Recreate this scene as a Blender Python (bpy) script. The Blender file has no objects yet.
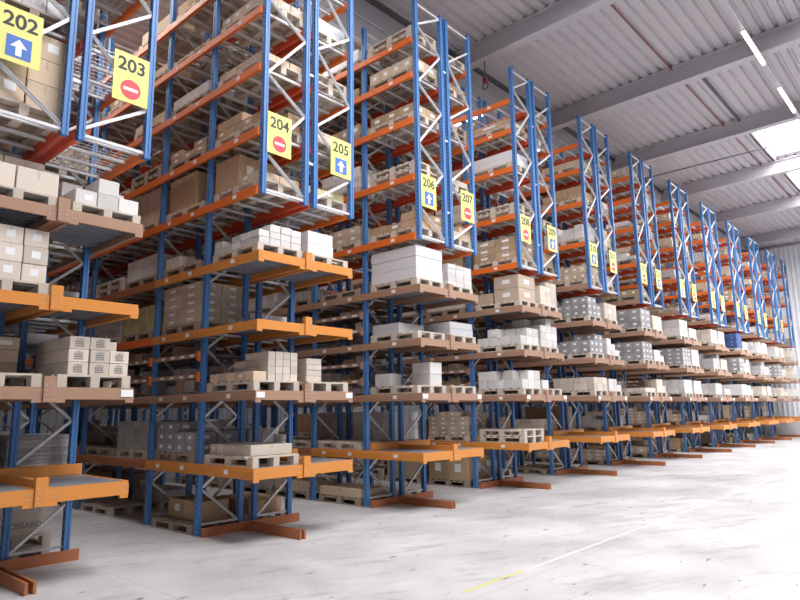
import bpy, bmesh, math, random
from mathutils import Vector, Matrix

random.seed(11)
C = bpy.context.scene.collection
SC = bpy.context.scene

# ---------------------------------------------------------------- materials
def new_mat(name):
    m = bpy.data.materials.new(name); m.use_nodes = True
    nt = m.node_tree
    return m, nt, nt.nodes['Principled BSDF']

def N(nt, t, **kw):
    n = nt.nodes.new(t)
    for k, v in kw.items(): setattr(n, k, v)
    return n

def math_n(nt, op, a, b=None):
    n = N(nt, 'ShaderNodeMath', operation=op)
    for i, v in enumerate((a, b)):
        if v is None: continue
        if isinstance(v, (int, float)): n.inputs[i].default_value = v
        else: nt.links.new(v, n.inputs[i])
    return n.outputs[0]

def plain(name, col, rough=.5, metal=0., var=.06, scale=6., bump=0.):
    m, nt, b = new_mat(name)
    b.inputs['Roughness'].default_value = rough
    b.inputs['Metallic'].default_value = metal
    tc = N(nt, 'ShaderNodeTexCoord'); no = N(nt, 'ShaderNodeTexNoise')
    no.inputs['Scale'].default_value = scale; no.inputs['Detail'].default_value = 4
    nt.links.new(tc.outputs['Object'], no.inputs['Vector'])
    mx = N(nt, 'ShaderNodeMixRGB')
    mx.inputs[1].default_value = (*[c * (1 - var) for c in col], 1)
    mx.inputs[2].default_value = (*[min(1, c * (1 + var)) for c in col], 1)
    nt.links.new(no.outputs['Fac'], mx.inputs[0])
    nt.links.new(mx.outputs[0], b.inputs['Base Color'])
    if bump:
        bp = N(nt, 'ShaderNodeBump'); bp.inputs['Strength'].default_value = bump
        nt.links.new(no.outputs['Fac'], bp.inputs['Height']); nt.links.new(bp.outputs[0], b.inputs['Normal'])
    return m

def slotted(name, col):
    """painted upright steel with two columns of punched slots"""
    m, nt, b = new_mat(name)
    b.inputs['Roughness'].default_value = .42
    tc = N(nt, 'ShaderNodeTexCoord'); sp = N(nt, 'ShaderNodeSeparateXYZ')
    nt.links.new(tc.outputs['Object'], sp.inputs[0])
    ge = N(nt, 'ShaderNodeNewGeometry'); sn = N(nt, 'ShaderNodeSeparateXYZ')
    nt.links.new(ge.outputs['Normal'], sn.inputs[0])
    isx = math_n(nt, 'GREATER_THAN', math_n(nt, 'ABSOLUTE', sn.outputs[0]), .5)
    ax = math_n(nt, 'ABSOLUTE', sp.outputs[0]); ay = math_n(nt, 'ABSOLUTE', sp.outputs[1])
    lat = math_n(nt, 'ADD', math_n(nt, 'MULTIPLY', isx, ay), math_n(nt, 'MULTIPLY', math_n(nt, 'SUBTRACT', 1., isx), ax))
    col_ok = math_n(nt, 'LESS_THAN', math_n(nt, 'ABSOLUTE', math_n(nt, 'SUBTRACT', lat, .016)), .0055)
    fz = math_n(nt, 'FRACT', math_n(nt, 'MULTIPLY', sp.outputs[2], 1 / .075))
    row_ok = math_n(nt, 'LESS_THAN', fz, .42)
    slot = math_n(nt, 'MULTIPLY', math_n(nt, 'MULTIPLY', col_ok, row_ok), isx)
    mx = N(nt, 'ShaderNodeMixRGB')
    mx.inputs[1].default_value = (*col, 1); mx.inputs[2].default_value = (.012, .014, .03, 1)
    nt.links.new(slot, mx.inputs[0]); nt.links.new(mx.outputs[0], b.inputs['Base Color'])
    return m

def carton_mat(name, col, tape=None, sticker=False):
    """corrugated card: colour varies from box to box, tape seam down the middle of each face (UV), some faces with a white sticker"""
    m, nt, b = new_mat(name)
    b.inputs['Roughness'].default_value = .75
    uv = N(nt, 'ShaderNodeUVMap'); sp = N(nt, 'ShaderNodeSeparateXYZ')
    nt.links.new(uv.outputs[0], sp.inputs[0])
    oi = N(nt, 'ShaderNodeObjectInfo'); at = N(nt, 'ShaderNodeAttribute', attribute_name='tone')
    rnd = math_n(nt, 'FRACT', math_n(nt, 'ADD', oi.outputs['Random'], at.outputs['Fac']))
    v = math_n(nt, 'ADD', math_n(nt, 'MULTIPLY', rnd, .34), .82)
    hs = N(nt, 'ShaderNodeHueSaturation'); hs.inputs['Color'].default_value = (*col, 1)
    nt.links.new(v, hs.inputs['Value'])
    fv = math_n(nt, 'FRACT', sp.outputs[1]); fu = math_n(nt, 'FRACT', sp.outputs[0])
    t = math_n(nt, 'LESS_THAN', math_n(nt, 'ABSOLUTE', math_n(nt, 'SUBTRACT', fu, .5)), .035)
    t = math_n(nt, 'MULTIPLY', t, math_n(nt, 'GREATER_THAN', fv, .62))
    mx = N(nt, 'ShaderNodeMixRGB'); nt.links.new(math_n(nt, 'MULTIPLY', t, .7), mx.inputs[0])
    tp = tape or [c * .8 for c in col]
    nt.links.new(hs.outputs[0], mx.inputs[1]); mx.inputs[2].default_value = (*tp, 1)
    out = mx.outputs[0]
    if sticker:
        a = math_n(nt, 'LESS_THAN', math_n(nt, 'ABSOLUTE', math_n(nt, 'SUBTRACT', fu, .5)), .16)
        c = math_n(nt, 'LESS_THAN', math_n(nt, 'ABSOLUTE', math_n(nt, 'SUBTRACT', fv, .52)), .17)
        m2 = N(nt, 'ShaderNodeMixRGB'); nt.links.new(math_n(nt, 'MULTIPLY', a, c), m2.inputs[0])
        nt.links.new(out, m2.inputs[1]); m2.inputs[2].default_value = (.85, .85, .85, 1)
        out = m2.outputs[0]
    nt.links.new(out, b.inputs['Base Color'])
    return m

def emit(name, col, s):
    m = bpy.data.materials.new(name); m.use_nodes = True
    nt = m.node_tree; nt.nodes.clear()
    e = N(nt, 'ShaderNodeEmission'); e.inputs[0].default_value = (*col, 1); e.inputs[1].default_value = s
    o = N(nt, 'ShaderNodeOutputMaterial'); nt.links.new(e.outputs[0], o.inputs[0])
    return m

def concrete():
    m, nt, b = new_mat('concrete floor')
    tc = N(nt, 'ShaderNodeTexCoord')
    n1 = N(nt, 'ShaderNodeTexNoise'); n1.inputs['Scale'].default_value = .55; n1.inputs['Detail'].default_value = 8
    n1.inputs['Roughness'].default_value = .62
    nt.links.new(tc.outputs['Object'], n1.inputs['Vector'])
    r1 = N(nt, 'ShaderNodeValToRGB')
    r1.color_ramp.elements[0].position = .3; r1.color_ramp.elements[0].color = (.40, .392, .405, 1)
    r1.color_ramp.elements[1].position = .66; r1.color_ramp.elements[1].color = (.62, .608, .612, 1)
    nt.links.new(n1.outputs['Fac'], r1.inputs[0])
    # tyre scuffs, stretched along the traffic direction
    mr = N(nt, 'ShaderNodeMapping'); mr.inputs['Rotation'].default_value = (0, 0, .42); nt.links.new(tc.outputs['Object'], mr.inputs[0])
    mp = N(nt, 'ShaderNodeMapping'); mp.inputs['Scale'].default_value = (.45, 1.7, 1)
    nt.links.new(mr.outputs[0], mp.inputs[0])
    n2 = N(nt, 'ShaderNodeTexNoise'); n2.inputs['Scale'].default_value = 1.6; n2.inputs['Detail'].default_value = 9; n2.inputs['Roughness'].default_value = .7
    nt.links.new(mp.outputs[0], n2.inputs['Vector'])
    r2 = N(nt, 'ShaderNodeValToRGB')
    r2.color_ramp.elements[0].position = .30; r2.color_ramp.elements[0].color = (.50, .50, .52, 1)
    r2.color_ramp.elements[1].position = .47; r2.color_ramp.elements[1].color = (1, 1, 1, 1)
    nt.links.new(n2.outputs['Fac'], r2.inputs[0])
    mx = N(nt, 'ShaderNodeMixRGB', blend_type='MULTIPLY'); mx.inputs[0].default_value = .8
    nt.links.new(r1.outputs[0], mx.inputs[1]); nt.links.new(r2.outputs[0], mx.inputs[2])
    # small dark chips
    mp3 = N(nt, 'ShaderNodeMapping'); mp3.inputs['Scale'].default_value = (.8, 2.2, 1)
    nt.links.new(tc.outputs['Object'], mp3.inputs[0])
    n3 = N(nt, 'ShaderNodeTexNoise'); n3.inputs['Scale'].default_value = 4.5; n3.inputs['Detail'].default_value = 6
    nt.links.new(mp3.outputs[0], n3.inputs['Vector'])
    r3 = N(nt, 'ShaderNodeValToRGB')
    r3.color_ramp.elements[0].position = .285; r3.color_ramp.elements[0].color = (.3, .3, .32, 1)
    r3.color_ramp.elements[1].position = .335; r3.color_ramp.elements[1].color = (1, 1, 1, 1)
    nt.links.new(n3.outputs['Fac'], r3.inputs[0])
    m3 = N(nt, 'ShaderNodeMixRGB', blend_type='MULTIPLY'); m3.inputs[0].default_value = 1
    nt.links.new(mx.outputs[0], m3.inputs[1]); nt.links.new(r3.outputs[0], m3.inputs[2])
    # sawn joints every 7 m along X and 6.2 m along Y
    sp = N(nt, 'ShaderNodeSeparateXYZ'); nt.links.new(tc.outputs['Object'], sp.inputs[0])
    jx = math_n(nt, 'LESS_THAN', math_n(nt, 'FRACT', math_n(nt, 'MULTIPLY', math_n(nt, 'ADD', sp.outputs[0], 52.6), 1 / 7.)), .0022)
    jy = math_n(nt, 'LESS_THAN', math_n(nt, 'FRACT', math_n(nt, 'MULTIPLY', math_n(nt, 'ADD', sp.outputs[1], 52.), 1 / 6.2)), .0022)
    j = math_n(nt, 'MAXIMUM', jx, jy)
    m4 = N(nt, 'ShaderNodeMixRGB'); nt.links.new(math_n(nt, 'MULTIPLY', j, .45), m4.inputs[0])
    nt.links.new(m3.outputs[0], m4.inputs[1]); m4.inputs[2].default_value = (.3, .3, .31, 1)
    nt.links.new(m4.outputs[0], b.inputs['Base Color'])
    rr = N(nt, 'ShaderNodeMapRange'); rr.inputs[3].default_value = .35; rr.inputs[4].default_value = .6
    nt.links.new(n1.outputs['Fac'], rr.inputs[0]); nt.links.new(rr.outputs[0], b.inputs['Roughness'])
    return m

M = dict(
    blue=slotted('blue rack paint', (.07, .21, .50)),
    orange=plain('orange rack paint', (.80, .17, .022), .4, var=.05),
    inner=plain('red orange inner beam', (.62, .075, .02), .42, var=.05),  # deeper red for the inner load beams
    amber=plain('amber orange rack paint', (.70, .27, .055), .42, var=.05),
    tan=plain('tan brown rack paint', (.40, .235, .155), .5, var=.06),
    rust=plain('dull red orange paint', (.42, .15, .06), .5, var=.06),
    galv=plain('galvanised steel', (.62, .62, .63), .4, .35, var=.12, scale=25),
    bar=plain('pale galvanised bar', (.70, .70, .72), .45, .1, var=.06, scale=20),
    deck=plain('grey deck sheet', (.27, .28, .32), .45, .3, var=.1, scale=9),
    wire=plain('galvanised wire', (.66, .66, .67), .4, .3),
    wood=plain('pallet wood', (.60, .52, .44), .8, var=.2, scale=9),
    wood_dark=plain('aged pallet wood', (.36, .29, .23), .85, var=.22, scale=9),
    kraft=carton_mat('kraft card', (.48, .33, .20)),
    tancard=carton_mat('tan card', (.60, .47, .34)),
    pale=carton_mat('pale card', (.66, .58, .50)),
    white=carton_mat('white card', (.69, .665, .65), (.64, .61, .58)),
    grey=carton_mat('grey card', (.44, .42, .42), (.55, .53, .52)),
    yellowish=carton_mat('straw card', (.58, .50, .27), (.75, .72, .6)),
    dark=carton_mat('dark grey card', (.15, .15, .17), (.2, .2, .2)),
    bluecard=carton_mat('blue crate plastic', (.05, .10, .29), (.6, .6, .65)),
    kraft_l=carton_mat('labelled kraft card', (.46, .33, .21), sticker=True),
    tan_l=carton_mat('labelled tan card', (.58, .46, .35), sticker=True),
    grey_l=carton_mat('labelled grey card', (.34, .33, .34), sticker=True),
    film=plain('white stretch film', (.76, .75, .77), .25, var=.04, scale=14, bump=.15),
    film_grey=plain('grey stretch film', (.55, .55, .57), .3, var=.12, scale=14, bump=.2),
    paper=plain('white paper', (.86, .86, .86), .7, var=.02),
    ink=plain('dark print', (.06, .06, .065), .7),
    inkgrey=plain('grey print', (.22, .21, .21), .7),
    sign=plain('yellow sign board', (.80, .78, .22), .5, var=.02),
    signblue=plain('blue sign panel', (.05, .16, .55), .5),
    signred=plain('red sign disc', (.70, .06, .08), .5),
    signwhite=plain('white sign print', (.88, .88, .88), .5, var=.01),
    floor=concrete(),
    roof=plain('coated roof sheet', (.52, .49, .52), .5, var=.03, scale=2),
    beam=plain('grey painted steel', (.50, .48, .51), .5, var=.04, scale=2),
    darksteel=plain('dark steel', (.10, .10, .11), .5),
    curtain=plain('grey smoke curtain cloth', (.40, .385, .41), .7, var=.03, scale=1.5),
    wallp=plain('pale blue grey wall panel', (.84, .86, .90), .5, var=.03, scale=1.5),
    wallb=plain('shade toned blue grey back wall', (.40, .42, .47), .5, var=.03, scale=1.5),  # wall colour darkened to carry the dim light behind the racks
    plinth=plain('concrete plinth', (.62, .61, .61), .8, var=.08, scale=4),
    pipe=plain('red sprinkler paint', (.25, .035, .045), .45),
    yline=plain('worn yellow floor paint', (.58, .55, .20), .6, var=.12, scale=12),
    wline=plain('worn pale floor paint', (.62, .615, .575), .6, var=.05, scale=12),
    skylight=emit('daylight skylight', (1., .99, 1.), 16.),
    tube=emit('lit lamp tube', (1., .97, .9), 14.),
    black=plain('black rubber', (.03, .03, .03), .6),
)

# ---------------------------------------------------------------- mesh helpers
class MB:
    def __init__(s): s.v = []; s.f = []; s.m = []; s.mats = []; s.tone = []; s.uv = []
    def mi(s, m):
        if m not in s.mats: s.mats.append(m)
        return s.mats.index(m)
    def quad(s, pts, mat, tone=0., uv=None):
        i = len(s.v); s.v += [tuple(p) for p in pts]; s.f.append(tuple(range(i, i + len(pts))))
        s.m.append(s.mi(mat)); s.tone.append(tone)
        s.uv += uv or [(0, 0), (1, 0), (1, 1), (0, 1)][:len(pts)] + [(0, 0)] * max(0, len(pts) - 4)
    def box(s, x0, x1, y0, y1, z0, z1, mat, rot=0., tone=0.):
        cx, cy = (x0 + x1) / 2, (y0 + y1) / 2; c, n = math.cos(rot), math.sin(rot)
        def P(x, y, z):
            dx, dy = x - cx, y - cy
            return (cx + dx * c - dy * n, cy + dx * n + dy * c, z)
        q = [[(x0, y0, z0), (x1, y0, z0), (x1, y0, z1), (x0, y0, z1)], [(x1, y1, z0), (x0, y1, z0), (x0, y1, z1), (x1, y1, z1)],
             [(x0, y1, z0), (x0, y0, z0), (x0, y0, z1), (x0, y1, z1)], [(x1, y0, z0), (x1, y1, z0), (x1, y1, z1), (x1, y0, z1)],
             [(x0, y0, z1), (x1, y0, z1), (x1, y1, z1), (x0, y1, z1)], [(x0, y1, z0), (x1, y1, z0), (x1, y0, z0), (x0, y0, z0)]]
        for f in q: s.quad([P(*p) for p in f], mat, tone)
        return s
    def bar(s, p, q, w, t, mat, up=(0, 1, 0)):
        p, q = Vector(p), Vector(q); d = (q - p).normalized(); u = Vector(up)
        a = d.cross(u).normalized() * w / 2; b = u.normalized() * t / 2
        A = [p + a + b, p - a + b, p - a - b, p + a - b]; B = [x + (q - p) for x in A]
        for i in range(4):
            j = (i + 1) % 4; s.quad([A[i], B[i], B[j], A[j]][::-1], mat)
        s.quad(A[::-1][::-1], mat); s.quad(B[::-1], mat)
        return s
    def channel(s, p, q, w, t, mat, open_front):
        """folded U section between two points of a frame; its open side looks to -y or its web does"""
        p, q = Vector(p), Vector(q); a = (q - p).normalized().cross(Vector((0, 1, 0))) * (w / 2 - .002)
        back = Vector((0, t / 2, 0)) if open_front else Vector((0, -t / 2, 0))
        s.bar(p + back, q + back, w, .004, mat)
        for e in (a, -a): s.bar(p + e, q + e, .004, t, mat)
        return s
    def tube(s, p, q, r, mat, n=10):
        p, q = Vector(p), Vector(q); d = (q - p).normalized()
        a = d.orthogonal().normalized(); b = d.cross(a)
        A = [p + (a * math.cos(i * 2 * math.pi / n) + b * math.sin(i * 2 * math.pi / n)) * r for i in range(n)]
        B = [x + (q - p) for x in A]
        for i in range(n):
            j = (i + 1) % n; s.quad([A[i], A[j], B[j], B[i]], mat)
        s.quad(A[::-1], mat); s.quad(B, mat)
        return s
    def extr(s, prof, p0, axis, length, mat):
        """closed 2D profile (ccw list) extruded: axis 'z' profile in xy, 'y' profile in xz, 'x' profile in yz"""
        def P(a, b, t):
            return {'z': (p0[0] + a, p0[1] + b, p0[2] + t), 'y': (p0[0] + a, p0[1] + t, p0[2] + b), 'x': (p0[0] + t, p0[1] + a, p0[2] + b)}[axis]
        n = len(prof)
        for i in range(n):
            a, b = prof[i], prof[(i + 1) % n]
            q = [P(*a, 0), P(*b, 0), P(*b, length), P(*a, length)]
            s.quad(q if axis != 'y' else q[::-1], mat)
        return s
    def caps(s, prof, p0, axis, ts, mat):
        for t in ts:
            pts = [{'z': (p0[0] + a, p0[1] + b, p0[2] + t), 'y': (p0[0] + a, p0[1] + t, p0[2] + b), 'x': (p0[0] + t, p0[1] + a, p0[2] + b)}[axis] for a, b in prof]
            s.quad(pts, mat)
        return s
    def mesh(s, name):
        me = bpy.data.meshes.new(name)
        me.from_pydata(s.v, [], s.f)
        for m in s.mats: me.materials.append(m)
        me.polygons.foreach_set('material_index', s.m)
        uv = me.uv_layers.new(name='UVMap')
        uv.data.foreach_set('uv', [c for p in s.uv for c in p])
        at = me.attributes.new('tone', 'FLOAT', 'FACE'); at.data.foreach_set('value', s.tone)
        me.update()
        return me
    def build(s, name, parent=None, loc=(0, 0, 0)):
        return link(name, s.mesh(name), parent, loc)

def link(name, me, parent=None, loc=(0, 0, 0), rz=0.):
    o = bpy.data.objects.new(name, me); C.objects.link(o)
    if parent: o.parent = parent
    o.location = loc; o.rotation_euler = (0, 0, rz)
    return o

def tag(o, label, cat, group=None, kind=None):
    o['label'] = label; o['category'] = cat
    if group: o['group'] = group
    if kind: o['kind'] = kind
    return o

def structure(o, label=None):
    o['kind'] = 'structure'
    if label: o['label'] = label
    return o

def empty(name, loc):
    o = bpy.data.objects.new(name, None); C.objects.link(o); o.location = loc; o.empty_display_size = .2
    return o

ORD = ['first', 'second', 'third', 'fourth', 'fifth', 'sixth', 'seventh', 'eighth', 'ninth', 'tenth', 'eleventh', 'twelfth']

# ---------------------------------------------------------------- layout (metres)
PITCH, X0 = 3.5, 2.565
YF, Y1, Y2, Y3 = 7.326, 8.75, 10.28, 12.99
FR = [Y1, Y2, Y3, 15.7, 18.41, 21.1]
XA, XI = .875, .09                    # outer and inner upright lines from the middle of a double row
ROWX = {'A': (-XA, -XI), 'B': (XI, XA)}
XF = {'A': (-.87, -.152), 'B': (.112, .795)}        # standing frames
XB = {'A': (-.926, -.092), 'B': (.052, .856)}       # load beams run along the outside of the frames
TOP = 9.82
LOW = [.963, 2.01, 2.99, 3.98]
def levels(k):
    return LOW + ([4.97, 5.87, 6.90, 7.85, 8.80] if k == 1 else [4.97, 6.12, 7.26, 8.20, 8.95])
BH = .13                              # beam height
NPAIR = 12
def signno(k, r): return 202 + 2 * k + (r == 'B')
def rows(k): return ('A',) if k == 11 else ('A', 'B')
def rowname(k, r): return 'last unsigned row' if k == 11 else 'row-%d' % signno(k, r)

# ---------------------------------------------------------------- racks
UP_PROF = [(-.036, -.045), (-.012, -.045), (-.008, -.037), (.008, -.037), (.012, -.045), (.036, -.045), (.036, -.014), (.03, -.01), (.03, .01), (.036, .014),
           (.036, .045), (.012, .045), (.008, .037), (-.008, .037), (-.012, .045), (-.036, .045), (-.036, .014), (-.03, .01), (-.03, -.01), (-.036, -.014)]
def upright_mesh(L):
    mb = MB(); mb.extr(UP_PROF, (0, 0, 0), 'z', L, M['blue']); mb.caps(UP_PROF[::-1], (0, 0, 0), 'z', [0], M['blue']); mb.caps(UP_PROF, (0, 0, 0), 'z', [L], M['blue'])
    return mb.mesh('upright')
UPM = {'full': upright_mesh(TOP - .012), 'hang': upright_mesh(TOP - 4.90)}
PLATE = MB().box(-.06, .06, -.075, .075, 0, .012, M['galv']).mesh('base_plate')

def zigzag(z0, z1, xl, xr, step, first_left=True):
    """end points of the diagonals of one frame"""
    out = []; z = z0; left = first_left
    while z + step <= z1 + .05:
        a = (xl + .03, z) if left else (xr - .03, z); b = (xr - .03, z + step) if left else (xl + .03, z + step)
        out.append((a, b)); z += step; left = not left
    return out

def beam_prof(h):
    # box beam with a stepped outer face (the outer side looks to -x)
    return [(-.025, -h / 2), (.025, -h / 2), (.025, h / 2), (-.012, h / 2), (-.012, h / 2 - .03), (-.025, h / 2 - .035)]
def load_beam(mb, x, ya, yb, z, h, mat, flip):
    pr = beam_prof(h)
    if flip: pr = [(-a, b) for a, b in pr][::-1]
    mb.extr(pr, (x, ya, z), 'y', yb - ya, mat)
    mb.caps(pr, (x, ya, z), 'y', [0], mat); mb.caps(pr[::-1], (x, ya, z), 'y', [yb - ya], mat)

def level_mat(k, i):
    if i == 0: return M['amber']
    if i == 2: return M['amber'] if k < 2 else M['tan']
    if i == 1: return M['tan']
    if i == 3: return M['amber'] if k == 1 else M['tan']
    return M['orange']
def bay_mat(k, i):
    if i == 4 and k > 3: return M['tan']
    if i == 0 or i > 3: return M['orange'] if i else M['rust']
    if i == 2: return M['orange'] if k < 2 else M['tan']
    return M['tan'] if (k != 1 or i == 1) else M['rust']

def mid_shelves(k):
    z = [2.01 + .33, 2.01 + .65]
    if k >= 2: z += [2.99 + .33, 2.99 + .65]
    return z

def build_rack(k):
    X = X0 + PITCH * k
    root = empty('pallet_rack', (X, YF, 0))
    if k == 11: lab = 'single blue and orange pallet rack row without signs beside the pale end wall'
    else: lab = 'blue and orange double pallet rack row whose end carries yellow signs %d and %d' % (signno(k, 'A'), signno(k, 'B'))
    tag(root, lab, 'pallet rack', 'rack rows along the cross aisle')
    Lv = levels(k); near = k <= 3
    P = lambda mb, nm: mb.build(nm, root)
    Y = lambda y: y - YF
    F = [y for y in FR if not (k > 4 and y > 16)]
    rest_beam = MB(); rest_bar = MB(); rest_plate = MB()
    for r in rows(k):
        xl, xr = ROWX[r]
        # ---- uprights and bracing
        fl_, fr_ = XF[r]; bl, br = XB[r]
        for x in (xl, xr): link('upright', UPM['hang'], root, (x, 0, 4.90))
        for x in (fl_, fr_):
            for fi, y in enumerate(F):
                link('upright', UPM['full'], root, (x, Y(y), .012))
                if fi == 0: link('base_plate', PLATE, root, (x, Y(y), 0))
                else: rest_plate.box(x - .06, x + .06, Y(y) - .075, Y(y) + .075, 0, .012, M['galv'])
        nodes = [5.01, 5.54, 6.34, 6.80, 7.63, 8.05, 8.86, 9.28, 9.72] if r == 'A' else [5.06, 5.53, 6.27, 6.85, 7.61, 8.11, 8.86, 9.38]
        left = (r == 'B'); hor = [4.97, TOP - .09]
        for za, zb in zip(nodes[:-1], nodes[1:]):
            pa, pb = ((xl + .03, 0, za), (xr - .03, 0, zb)) if left else ((xr - .03, 0, za), (xl + .03, 0, zb))
            P(MB().channel(pa, pb, .04, .034, M['bar'], not left), 'brace'); left = not left
        for z in hor: P(MB().bar((xl + .03, 0, z), (xr - .03, 0, z), .035, .03, M['bar']), 'brace')
        for fi, y in enumerate(F):
            segs = zigzag(.15, TOP - .2, fl_, fr_, .52, r == 'B')
            if fi == 0 and near:
                for a, b in segs: P(MB().channel((a[0], Y(y), a[1]), (b[0], Y(y), b[1]), .035, .03, M['galv'], a[0] > b[0]), 'brace')
                for z in (.16, TOP - .1): P(MB().bar((fl_ + .03, Y(y), z), (fr_ - .03, Y(y), z), .035, .03, M['galv']), 'brace')
            else:
                mb = MB()
                for a, b in segs: mb.bar((a[0], Y(y), a[1]), (b[0], Y(y), b[1]), .035, .03, M['galv'])
                for z in (.16, TOP - .1): mb.bar((fl_ + .03, Y(y), z), (fr_ - .03, Y(y), z), .035, .03, M['galv'])
                P(mb, 'bracing')
        # ---- beams
        for i, z in enumerate(Lv):
            h = .15 if i == 0 else BH
            for xb, side in ((bl, -1), (br, 1)):
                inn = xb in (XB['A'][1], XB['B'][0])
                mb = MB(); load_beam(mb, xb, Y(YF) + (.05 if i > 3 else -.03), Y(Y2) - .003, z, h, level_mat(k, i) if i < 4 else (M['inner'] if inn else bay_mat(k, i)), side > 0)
                bm_o = P(mb, 'load_beam')
                if near and side < 0 and r == 'A':
                    for q, yy in enumerate((.55, 1.75, 2.5)):
                        MB().box(xb - .0275, xb - .0255, yy, yy + .10, z - .03, z + .03, M['paper']).build('location_label', bm_o)
                for bi in range(1, len(F) - 1):
                    tgt = rest_beam
                    if bi == 1 and side < 0 and k < 9:
                        tgt = MB()
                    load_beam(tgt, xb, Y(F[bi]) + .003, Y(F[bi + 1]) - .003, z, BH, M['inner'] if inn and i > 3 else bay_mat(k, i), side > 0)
                    if tgt is not rest_beam: P(tgt, 'load_beam')
            if i < 4:
                # pick-up deck of the row end: end beam, ribbed sheet
                fm = level_mat(k, i)
                e0, e1 = (bl - .025, -.112) if r == 'A' else (.018, br + .006)
                mb = MB(); mb.box(e0, e1, -.055, -.0301, z - h / 2, z + h / 2, fm)
                # corner tab hanging below the beam and bolt heads
                tx = e0 if r == 'A' else e1 - .09
                mb.box(tx, tx + .09, -.058, -.02, z - h / 2 - .035, z - h / 2, fm)
                ix = e1 - .1 if r == 'A' else e0
                mb.box(ix, ix + .1, -.058, -.02, z - h / 2 - .035, z - h / 2, fm)
                for bx in (e0 + .03, e0 + .07, e1 - .03, e1 - .07):
                    for bz in (-.03, .03): mb.box(bx - .005, bx + .005, -.060, -.055, z + bz - .005, z + bz + .005, M['galv'])
                eb = P(mb, 'end_beam')
                if i == 1 and k < 9:
                    sx = (e0 + .0 if r == 'A' else e1 - .16)
                    MB().box(sx + .01, sx + .15, -.0635, -.0615, z - .035, z + .045, M['paper']).build('location_label', eb)
                mb = MB(); zt = z + h / 2 - .004
                mb.box(bl + .026, br - .026, -.028, Y(Y1) - .05, zt - .012, zt, M['deck'])
                yy = .05
                while yy < Y(Y1) - .12:
                    mb.box(bl + .03, br - .03, yy, yy + .05, zt - .04, zt - .012, M['deck']); yy += .12
                P(mb, 'deck_panel')
            else:
                for q in range(4):
                    yy = .1 + q * .38
                    P(MB().box(bl + .026, br - .026, yy, yy + .04, z + .0, z + .035, M['bar']), 'support_bar')
                if r == 'B' and k < 5 or k % 3 == 2:
                    mb = MB()
                    for q in range(9): mb.box(xl + .03 + q * (xr - xl - .08) / 8, xl + .038 + q * (xr - xl - .08) / 8, .06, Y(Y1) - .06, z + .041, z + .047, M['wire'])
                    for q in range(14): mb.box(xl + .03, xr - .03, .06 + q * .096, .066 + q * .096, z + .047, z + .052, M['wire'])
                    P(mb, 'wire_mesh')
            for bi in range(len(F) - 1):
                L = F[bi + 1] - F[bi]; n = 4 if bi == 0 else 6
                for q in range(n):
                    yy = Y(F[bi]) + .12 + q * (L - .29) / (n - 1)
                    rest_bar.box(bl + .026, br - .026, yy, yy + .04, z + .0, z + .035, M['bar'])
        # ---- small-part shelves
        for z in mid_shelves(k):
            for bi in (0, 1):
                mb = MB(); xo = bl + .02
                mb.box(xo - .015, xo + .015, Y(F[bi]) + .045, Y(F[bi + 1]) - .045, z - .035, z + .035, M['tan'])
                yy = Y(F[bi]) + .2
                while yy < Y(F[bi + 1]) - .25:
                    mb.box(xo - .0165, xo - .015, yy, yy + .13, z - .018, z + .018, M['paper']); yy += .3
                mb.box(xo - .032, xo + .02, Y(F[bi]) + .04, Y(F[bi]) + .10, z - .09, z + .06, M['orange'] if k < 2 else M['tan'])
                if r == 'A' or bi == 0: P(mb, 'shelf_beam')
                mb = MB(); mb.box(bl + .036, fr_, Y(F[bi]) + .05, Y(F[bi + 1]) - .05, z, z + .02, M['deck']); P(mb, 'shelf')
    P(rest_beam, 'load_beam')['kind'] = 'stuff'
    P(rest_bar, 'support_bar')['kind'] = 'stuff'
    P(rest_plate, 'base_plate')['kind'] = 'stuff'
    # ---- spacers between the two rows, guide blocks, floor beams
    if k < 11:
        for z in (5.6, 7.1, 8.6): P(MB().box(-XI + .036, XI - .036, -.02, .02, z - .02, z + .02, M['bar']), 'spacer')
    for i in range(4):
        z = Lv[i]; h = .15 if i == 0 else BH; fm = level_mat(k, i)
        mb = MB()
        mb.box(-.107, .013, -.075, .0, z - h / 2 - .03, z + h / 2 + .11, fm)
        for bx in (-.082, -.012):
            for bz in (-.07, -.02, .03, .08): mb.box(bx - .006, bx + .006, -.080, -.075, z + bz - .006, z + bz + .006, M['galv'])
        P(mb, 'guide_block')
        if k < 11 or i == 0:
            mb = MB(); mb.box(-.064, .024, .0, Y(Y1) - .125, z - .05, z + .05 + (.1 if i == 0 else 0), fm if i == 0 else M['rust'])
            P(mb, 'guide_rail')
    z = Lv[0] + .076
    xe = XA if k < 11 else -XI
    P(MB().box(-XA + .04, xe + .01, Y(Y1) - .12, Y(Y1) - .06, z, z + .13, M['amber']), 'stop_beam')
    P(MB().box(-XA - .0, xe + .03, Y(Y1) - .16, Y(Y1) - .10, 0, .13, M['rust']), 'floor_beam')
    for x in (-.11, -.03): P(MB().box(x, x + .03, .0, Y(Y1) - .16, 0, .12, M['rust']), 'floor_beam')
    return root

for k in range(NPAIR): build_rack(k)

# ---------------------------------------------------------------- signs
def text_mesh(body, size, mat, ext=.001):
    cu = bpy.data.curves.new('txt', 'FONT'); cu.body = body; cu.size = size; cu.align_x = 'CENTER'; cu.extrude = ext; cu.offset = size * .02
    ob = bpy.data.objects.new('txt', cu); C.objects.link(ob)
    bpy.context.view_layer.update()
    me = bpy.data.meshes.new_from_object(ob.evaluated_get(bpy.context.evaluated_depsgraph_get()))
    bpy.data.objects.remove(ob); bpy.data.curves.remove(cu)
    me.transform(Matrix.Rotation(math.pi / 2, 4, 'X'))
    me.materials.clear(); me.materials.append(mat)
    return me

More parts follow.
